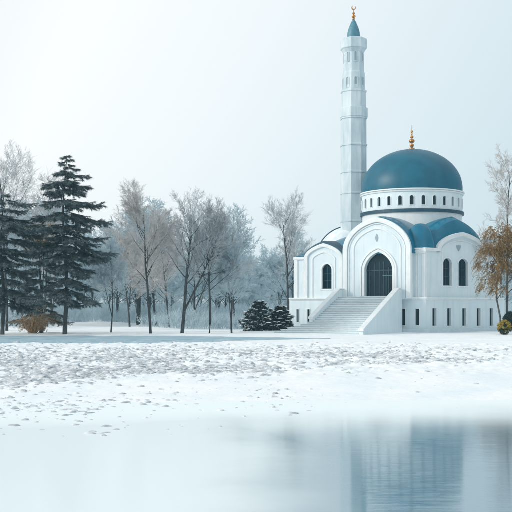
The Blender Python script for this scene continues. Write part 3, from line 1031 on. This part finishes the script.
def leafcloud(mb, c, rx, ry, rz_, n_, rng, s0, s1, hang=0.0):
    vs, fs = [], []
    for i in range(n_):
        while True:
            p = Vector((rng.uniform(-1, 1), rng.uniform(-1, 1), rng.uniform(-1, 1)))
            if p.length < 1: break
        p = p * (.55 + .45 * rng.random())
        q = Vector((c[0] + p.x * rx, c[1] + p.y * ry, c[2] + p.z * rz_))
        if hang and rng.random() < .8:
            l_ = rng.uniform(s0, s1) * 2.2; e = Vector((rng.gauss(0, .3), rng.gauss(0, .3), -1)) * l_
        else:
            e = Vector((rng.gauss(0, 1), rng.gauss(0, 1), rng.gauss(0, 1))).normalized() * rng.uniform(s0, s1)
        w_ = e.cross(Vector((rng.gauss(0, 1), rng.gauss(0, 1), rng.gauss(0, 1)))).normalized() * rng.uniform(s0, s1) * .28
        o = len(vs)
        vs += [tuple(q - e * .5), tuple(q + w_), tuple(q + e * .5), tuple(q - w_)]
        fs.append((o, o + 1, o + 2, o + 3))
    mb.add(vs, fs)


def leafy(name, px, depth, tubes, clouds, label, cat, material, seed, s=(.08, .18), hang=1, group=None):
    rng = random.Random(seed)
    x = X(px, depth); loc = (x, depth, gz(x, depth) - .03)
    r = thing(name, loc, label, cat, group); r['_o'] = (0, 0, 0)
    tm = MB(); cm = MB()
    def P(a, b, c=0): return Vector((X(a, depth) - x, c, Z(b, depth) - loc[2]))
    for (pts, r0, r1) in tubes:
        pp = [P(*q) for q in pts]; k = len(pp)
        tm.tube(pp, [r0 + (r1 - r0) * i / (k - 1) for i in range(k)], 6)
    q_ = depth / 1000
    for (cx_, cy_, cz_, rx, rz_, n_) in clouds:
        c_ = P(cx_, cy_, cz_)
        for j in range(n_ // 7):
            while True:
                v = Vector((rng.uniform(-1, 1), rng.uniform(-1, 1), rng.uniform(-1, 1)))
                if v.length < 1: break
            p = c_ + Vector((v.x * rx * q_, v.y * rx * q_, v.z * rz_ * q_))
            if noise.noise(p * .9 + Vector((seed, 0, 0))) < -.12: continue
            d = Vector((v.x + rng.gauss(0, .3), v.y + rng.gauss(0, .3), .5)).normalized(); L_ = rng.uniform(.5, 1.5)
            pts = [p]
            for a in range(5):
                d = (d + Vector((0, 0, -.55))).normalized(); pts.append(pts[-1] + d * L_ / 5)
            cm.tube(pts, [.012, .01, .009, .008, .007, .006], 3)
            vs, fs = [], []
            for a in range(26):
                g = rng.random() * 4.99; k_ = int(g); w = pts[k_].lerp(pts[k_ + 1], g - k_)
                e = Vector((rng.gauss(0, .5), rng.gauss(0, .5), -.6 + rng.gauss(0, .4))).normalized() * rng.uniform(*s)
                n2 = e.cross(Vector((rng.gauss(0, 1), rng.gauss(0, 1), rng.gauss(0, 1)))).normalized() * rng.uniform(.012, .028)
                o = len(vs); vs += [tuple(w), tuple(w + e * .5 + n2), tuple(w + e), tuple(w + e * .5 - n2)]; fs.append((o, o + 1, o + 2, o + 3))
            cm.add(vs, fs)
    tm.build('trunk', M['trunk'], r, smooth=True, recalc=False)
    cm.build('crown', material, r, recalc=False)
    return r


# amber willow by the right-hand corner of the mosque
leafy('willow_tree', 501, 112,
      [([(501, 334, 0), (500.5, 318, 0), (497, 300, 0), (498, 280, .3), (500, 262, .3), (499, 245, .2), (502, 232, 0)], .12, .04),
       ([(498, 282), (506, 262), (514, 245), (520, 235)], .07, .02), ([(500, 268), (492, 255), (486, 246)], .05, .02), ([(497, 300), (507, 285), (517, 272)], .05, .02),
       ([(499, 262, -.5), (489, 262, -.8), (482, 268, -1)], .04, .01)],
      [(500, 238, 0, 15, 15, 5200), (489, 262, -.4, 12, 17, 4600), (508, 262, .5, 14, 20, 5200), (486, 280, -.4, 7, 14, 1500), (500, 285, 0, 10, 10, 1100), (520, 245, 0, 12, 20, 3500)],
      'amber-leaved weeping willow in front of the mosque right corner', 'tree', M['amber'], 5, s=(.07, .16))
leafy('ornamental_tree', 43, 116,
      [([(43, 333), (42, 300), (44, 270), (43, 235)], .10, .03), ([(43, 262), (36, 246), (32, 236)], .05, .02), ([(43, 258), (50, 244), (55, 232)], .05, .02)],
      [(40, 240, 0, 12, 12, 1500), (50, 232, 0, 12, 10, 900), (34, 230, 0, 7, 7, 500)],
      'thin tree with ochre leaves glimpsed between the two big pines', 'tree', M['amber'], 8, s=(.07, .15))

# dry ochre bush at the left
rng = random.Random(4)
bx_, bd = X(33, 109), 109.0
bz = gz(bx_, bd)
g = MB()
for i in range(230):
    a = rng.uniform(0, 2 * PI); t_ = rng.uniform(.15, 1.2); L = rng.uniform(1.3, 4.2)
    d = Vector((math.cos(a) * t_, math.sin(a) * t_, 1)).normalized()
    p0 = Vector((rng.gauss(0, .18), rng.gauss(0, .18), -.05)); p1 = p0 + d * L * .6; p2 = p1 + (d + Vector((0, 0, -.9))).normalized() * L * .4
    g.tube([p0, p1, p2], [.022, .016, .008], 3)
for i in range(520):
    a = rng.uniform(0, 2 * PI); t_ = math.sqrt(rng.random()) * 1.6; zz = rng.uniform(.9, 3.6) * (1 - t_ * .38) - .1 * t_
    leafcloud(g, (math.cos(a) * t_, math.sin(a) * t_, zz), .1, .1, .1, 2, rng, .06, .14, 1)
o = g.build('dry_bush', M['brownbush'], None, recalc=False); o.location = (bx_, bd, bz)
tag(o, 'dry ochre bush on the snow between the trunks of the two big pines', 'bush')


# snow dusted dwarf conifers beside the steps
def shrub(px, depth, top, halfw, label, seed, base=331.5):
    rng = random.Random(seed)
    x = X(px, depth); z0 = gz(x, depth); H = Z(top, depth) - z0; rr = halfw * depth / 1000
    r = thing('dwarf_conifer', (x, depth, z0), label, 'shrub', 'snow-dusted dwarf conifers beside the steps'); r['_o'] = (0, 0, 0)
    tm = MB(); tm.tube([Vector((0, 0, -.1)), Vector((0, 0, H * .9))], [.12, .02], 6); tm.build('stem', M['trunk'], r)
    cm, sm = MB(), MB()
    def R_(f): return rr * (1.0 - f ** 1.9) ** .72 * (.86 + .14 * min(1, f * 6)) * (1 + .12 * math.sin(f * 19 + seed))
    for k in range(330):
        f = rng.random() ** 1.15 * .98; az = rng.uniform(0, 2 * PI)
        rad = R_(f) * rng.uniform(.70, 1.02) * (1 + .16 * math.sin(az * 3 + f * 7 + seed)) + .05
        c_ = Vector((math.cos(az) * rad, math.sin(az) * rad, f * H + .05))
        leafcloud(cm, c_ * 1.0, .26, .26, .17, 42, rng, .07, .16)
        if rng.random() < .42:
            s0 = .05 + .17 * rng.random() ** 2
            p = c_ + Vector((math.cos(az) * .05, math.sin(az) * .05, .13))
            vs = []; n_ = 7
            for (q, zz) in ((1, 0), (.75, .35), (.25, .5)):
                for i in range(n_):
                    a = 2 * PI * i / n_; w_ = 1 + .3 * math.sin(a * 2 + k)
                    vs.append((p.x + math.cos(a) * s0 * q * w_ * 1.5, p.y + math.sin(a) * s0 * q * 1.2, p.z + zz * s0 * .9))
            fs = [(j * n_ + i, j * n_ + (i + 1) % n_, (j + 1) * n_ + (i + 1) % n_, (j + 1) * n_ + i) for j in range(2) for i in range(n_)]
            fs += [tuple(range(n_))[::-1], tuple(range(2 * n_, 3 * n_))]
            sm.add(vs, fs)
    for k in range(60):
        f = rng.random() * .9; az = rng.uniform(0, 2 * PI); leafcloud(cm, (math.cos(az) * R_(f) * .5, math.sin(az) * R_(f) * .5, f * H), rr * .4, rr * .4, .3, 60, rng, .1, .22)
    nf = len(cm.f); cm.add(sm.v, sm.f)
    fo = cm.build('foliage', M['shrubgreen'], r, recalc=False)
    fo.data.materials.append(M['snow_clump'])
    for i, p_ in enumerate(fo.data.polygons):
        if i >= nf: p_.material_index = 1; p_.use_smooth = True


shrub(259, 116, 301, 17, 'larger cone-shaped dark conifer shrub dusted with snow, left of the mosque steps', 21)
shrub(280.5, 117.5, 306, 13.5, 'smaller dark snow-dusted conifer shrub touching the foot of the mosque steps', 22)

# low snowy bank carrying the shrubs
def bank():
    n_ = 60; vs = []; fs = []
    cx_, cy_ = X(272, 114), 115.0
    prof = [(1.0, -.15), (.97, .05), (.9, .17), (.7, .22), (.0, .24)]
    for f, z in prof:
        for i in range(n_):
            a = 2 * PI * i / n_; c_, s_ = math.cos(a), math.sin(a)
            rx = 4.0 * abs(c_) ** .6 * (1 if c_ > 0 else -1); ry = 3.0 * abs(s_) ** .7 * (1 if s_ > 0 else -1)
            vs.append((cx_ + rx * f, cy_ + ry * f, z + .03 * noise.noise(Vector((rx * f, ry * f, 1)))))
    for j in range(len(prof) - 1):
        for i in range(n_):
            fs.append((j * n_ + i, j * n_ + (i + 1) % n_, (j + 1) * n_ + (i + 1) % n_, (j + 1) * n_ + i))
    tag(MB().add(vs, fs).build('snow_bank', M['snow_clump'], smooth=True), kind='structure')


bank()

# round yellow shrub in a dark tub at the right edge
x = X(504.5, 107); z0 = gz(x, 107)
r = thing('round_shrub', (x, 107, z0), 'small round yellow-flowering shrub on the snow at the right edge', 'shrub'); r['_o'] = (0, 0, 0)
rng = random.Random(2)
cm = MB(); c2 = MB()
for k in range(150):
    v = Vector((rng.gauss(0, 1), rng.gauss(0, 1), rng.gauss(0, 1))).normalized()
    p = Vector((v.x * .68, v.y * .68, 0.78 + v.z * .72))
    leafcloud(cm if (v.z > -.1 + rng.gauss(0, .3)) else c2, p, .16, .16, .14, 40, rng, .05, .11)
leafcloud(c2, (0, 0, .78), .62, .62, .66, 1500, rng, .08, .16)
cm.build('blossom', M['yellow'], r, recalc=False); c2.build('foliage', M['darkleaf'], r, recalc=False)
# dark clipped shrub behind it
rng = random.Random(12)
x = X(512, 113); cm = MB()
for k in range(120):
    v = Vector((rng.gauss(0, 1), rng.gauss(0, 1), abs(rng.gauss(0, 1)))).normalized()
    leafcloud(cm, (v.x * 1.0, v.y * 1.0, .9 + v.z * 1.5), .25, .25, .2, 50, rng, .07, .15)
leafcloud(cm, (0, 0, 1.1), .9, .9, 1.1, 2500, rng, .1, .2)
o = cm.build('evergreen_bush', M['shrubgreen'], None, recalc=False); o.location = (x, 113, gz(x, 113))
tag(o, 'dark evergreen bush behind the yellow shrub at the right edge', 'bush')

# ------------------------------------------------------------------ haze
hz = MB()
hz.prism([(-650, -150), (650, -150), (650, 740), (-650, 740)], -3, 44)
m = bpy.data.materials.new('haze_air'); m.use_nodes = True
nt = m.node_tree; nt.nodes.remove(nt.nodes['Principled BSDF'])
pv = nt.nodes.new('ShaderNodeVolumePrincipled')
pv.inputs['Color'].default_value = (0.40, 0.76, 0.90, 1)
pv.inputs['Density'].default_value = 0.00028
nt.links.new(pv.outputs[0], nt.nodes['Material Output'].inputs['Volume'])
o = hz.build('haze', m)
tag(o, kind='stuff', label='pale bluish winter mist thickening over the distant wood', cat='haze')

def weather(m, amt, sc=(1.6, 1.6, .12)):
    nt = m.node_tree; N, L = nt.nodes, nt.links; b = N['Principled BSDF']
    src = b.inputs['Base Color'].links[0].from_socket
    tc = N.new('ShaderNodeTexCoord'); mp = N.new('ShaderNodeMapping'); mp.inputs['Scale'].default_value = sc
    L.new(tc.outputs['Object'], mp.inputs['Vector'])
    n = N.new('ShaderNodeTexNoise'); n.inputs['Scale'].default_value = 1.7; n.inputs['Detail'].default_value = 7; L.new(mp.outputs[0], n.inputs['Vector'])
    r = N.new('ShaderNodeMapRange'); r.inputs['From Min'].default_value = .48; r.inputs['From Max'].default_value = .75
    r.inputs['To Max'].default_value = amt; L.new(n.outputs['Fac'], r.inputs['Value'])
    x = N.new('ShaderNodeMixRGB'); x.blend_type = 'MULTIPLY'; x.inputs[2].default_value = (.55, .62, .66, 1)
    L.new(r.outputs[0], x.inputs[0]); L.new(src, x.inputs[1]); L.new(x.outputs[0], b.inputs['Base Color'])


weather(M['wall'], .24); weather(M['trim'], .15); weather(M['minaret'], .35); 

# ------------------------------------------------------------------ light
SUN_EL = R(22)
sd = Vector((-.93, -.28, 0)).normalized()
sd = Vector((sd.x * math.cos(SUN_EL), sd.y * math.cos(SUN_EL), math.sin(SUN_EL)))
sl_ = bpy.data.lights.new('sun', 'SUN'); sl_.energy = 2.1; sl_.angle = R(10); sl_.color = (1, .95, .88)
so = bpy.data.objects.new('sun', sl_); COL.objects.link(so)
so.rotation_euler = sd.to_track_quat('Z', 'Y').to_euler()
w = bpy.data.worlds.new('World'); S.world = w; w.use_nodes = True
N, L = w.node_tree.nodes, w.node_tree.links
bg = N['Background']
sky = N.new('ShaderNodeTexSky'); sky.sky_type = 'NISHITA'; sky.sun_disc = False
sky.sun_elevation = SUN_EL; sky.sun_rotation = math.atan2(sd.x, sd.y)
sky.air_density = 1.0; sky.dust_density = 3.0
# thin high overcast veiling the sky, brighter towards the sun
tc = N.new('ShaderNodeTexCoord')
dp = N.new('ShaderNodeVectorMath'); dp.operation = 'DOT_PRODUCT'
L.new(tc.outputs['Generated'], dp.inputs[0]); dp.inputs[1].default_value = tuple(sd)
mr = N.new('ShaderNodeMapRange'); mr.inputs['From Min'].default_value = -1; mr.inputs['From Max'].default_value = 1
L.new(dp.outputs['Value'], mr.inputs['Value'])
cr_ = N.new('ShaderNodeValToRGB')
e_ = cr_.color_ramp.elements
e_[0].position = 0.05; e_[0].color = (.14, .24, .31, 1); e_[1].position = 1; e_[1].color = (.98, .97, .95, 1)
for p_, c_ in ((.22, (.54, .65, .71, 1)), (.33, (.71, .81, .85, 1)), (.42, (.87, .92, .94, 1)), (.50, (.97, .98, .98, 1)), (.68, (.62, .71, .76, 1))):
    q_ = e_.new(p_); q_.color = c_
L.new(mr.outputs[0], cr_.inputs[0])
sc_ = N.new('ShaderNodeVectorMath'); sc_.operation = 'SCALE'; sc_.inputs['Scale'].default_value = 12.0
L.new(cr_.outputs[0], sc_.inputs[0]); cr_ = sc_
mx = N.new('ShaderNodeMixRGB'); mx.inputs[0].default_value = .88
L.new(sky.outputs[0], mx.inputs[1]); L.new(cr_.outputs[0], mx.inputs[2])
L.new(mx.outputs[0], bg.inputs['Color'])
bg.inputs['Strength'].default_value = 0.10

# ------------------------------------------------------------------ camera
cd = bpy.data.cameras.new('camera'); cam = bpy.data.objects.new('camera', cd); COL.objects.link(cam)
cam.location = (0, 0, EYE); cam.rotation_euler = (R(90), 0, 0)
cd.sensor_width = 36; cd.lens = F / 512 * 36; cd.shift_y = (HZ - 256) / 512
cd.clip_start = .5; cd.clip_end = 6000
S.camera = cam
S.render.engine = 'CYCLES'
S.cycles.volume_bounces = 1
S.cycles.transparent_max_bounces = 8
S.view_settings.view_transform = 'Standard'; S.view_settings.look = 'None'
S.view_settings.exposure = -0.06; S.view_settings.gamma = 1; S.view_settings.use_curve_mapping = False
for o in bpy.data.objects:
    if '_o' in o: del o['_o']
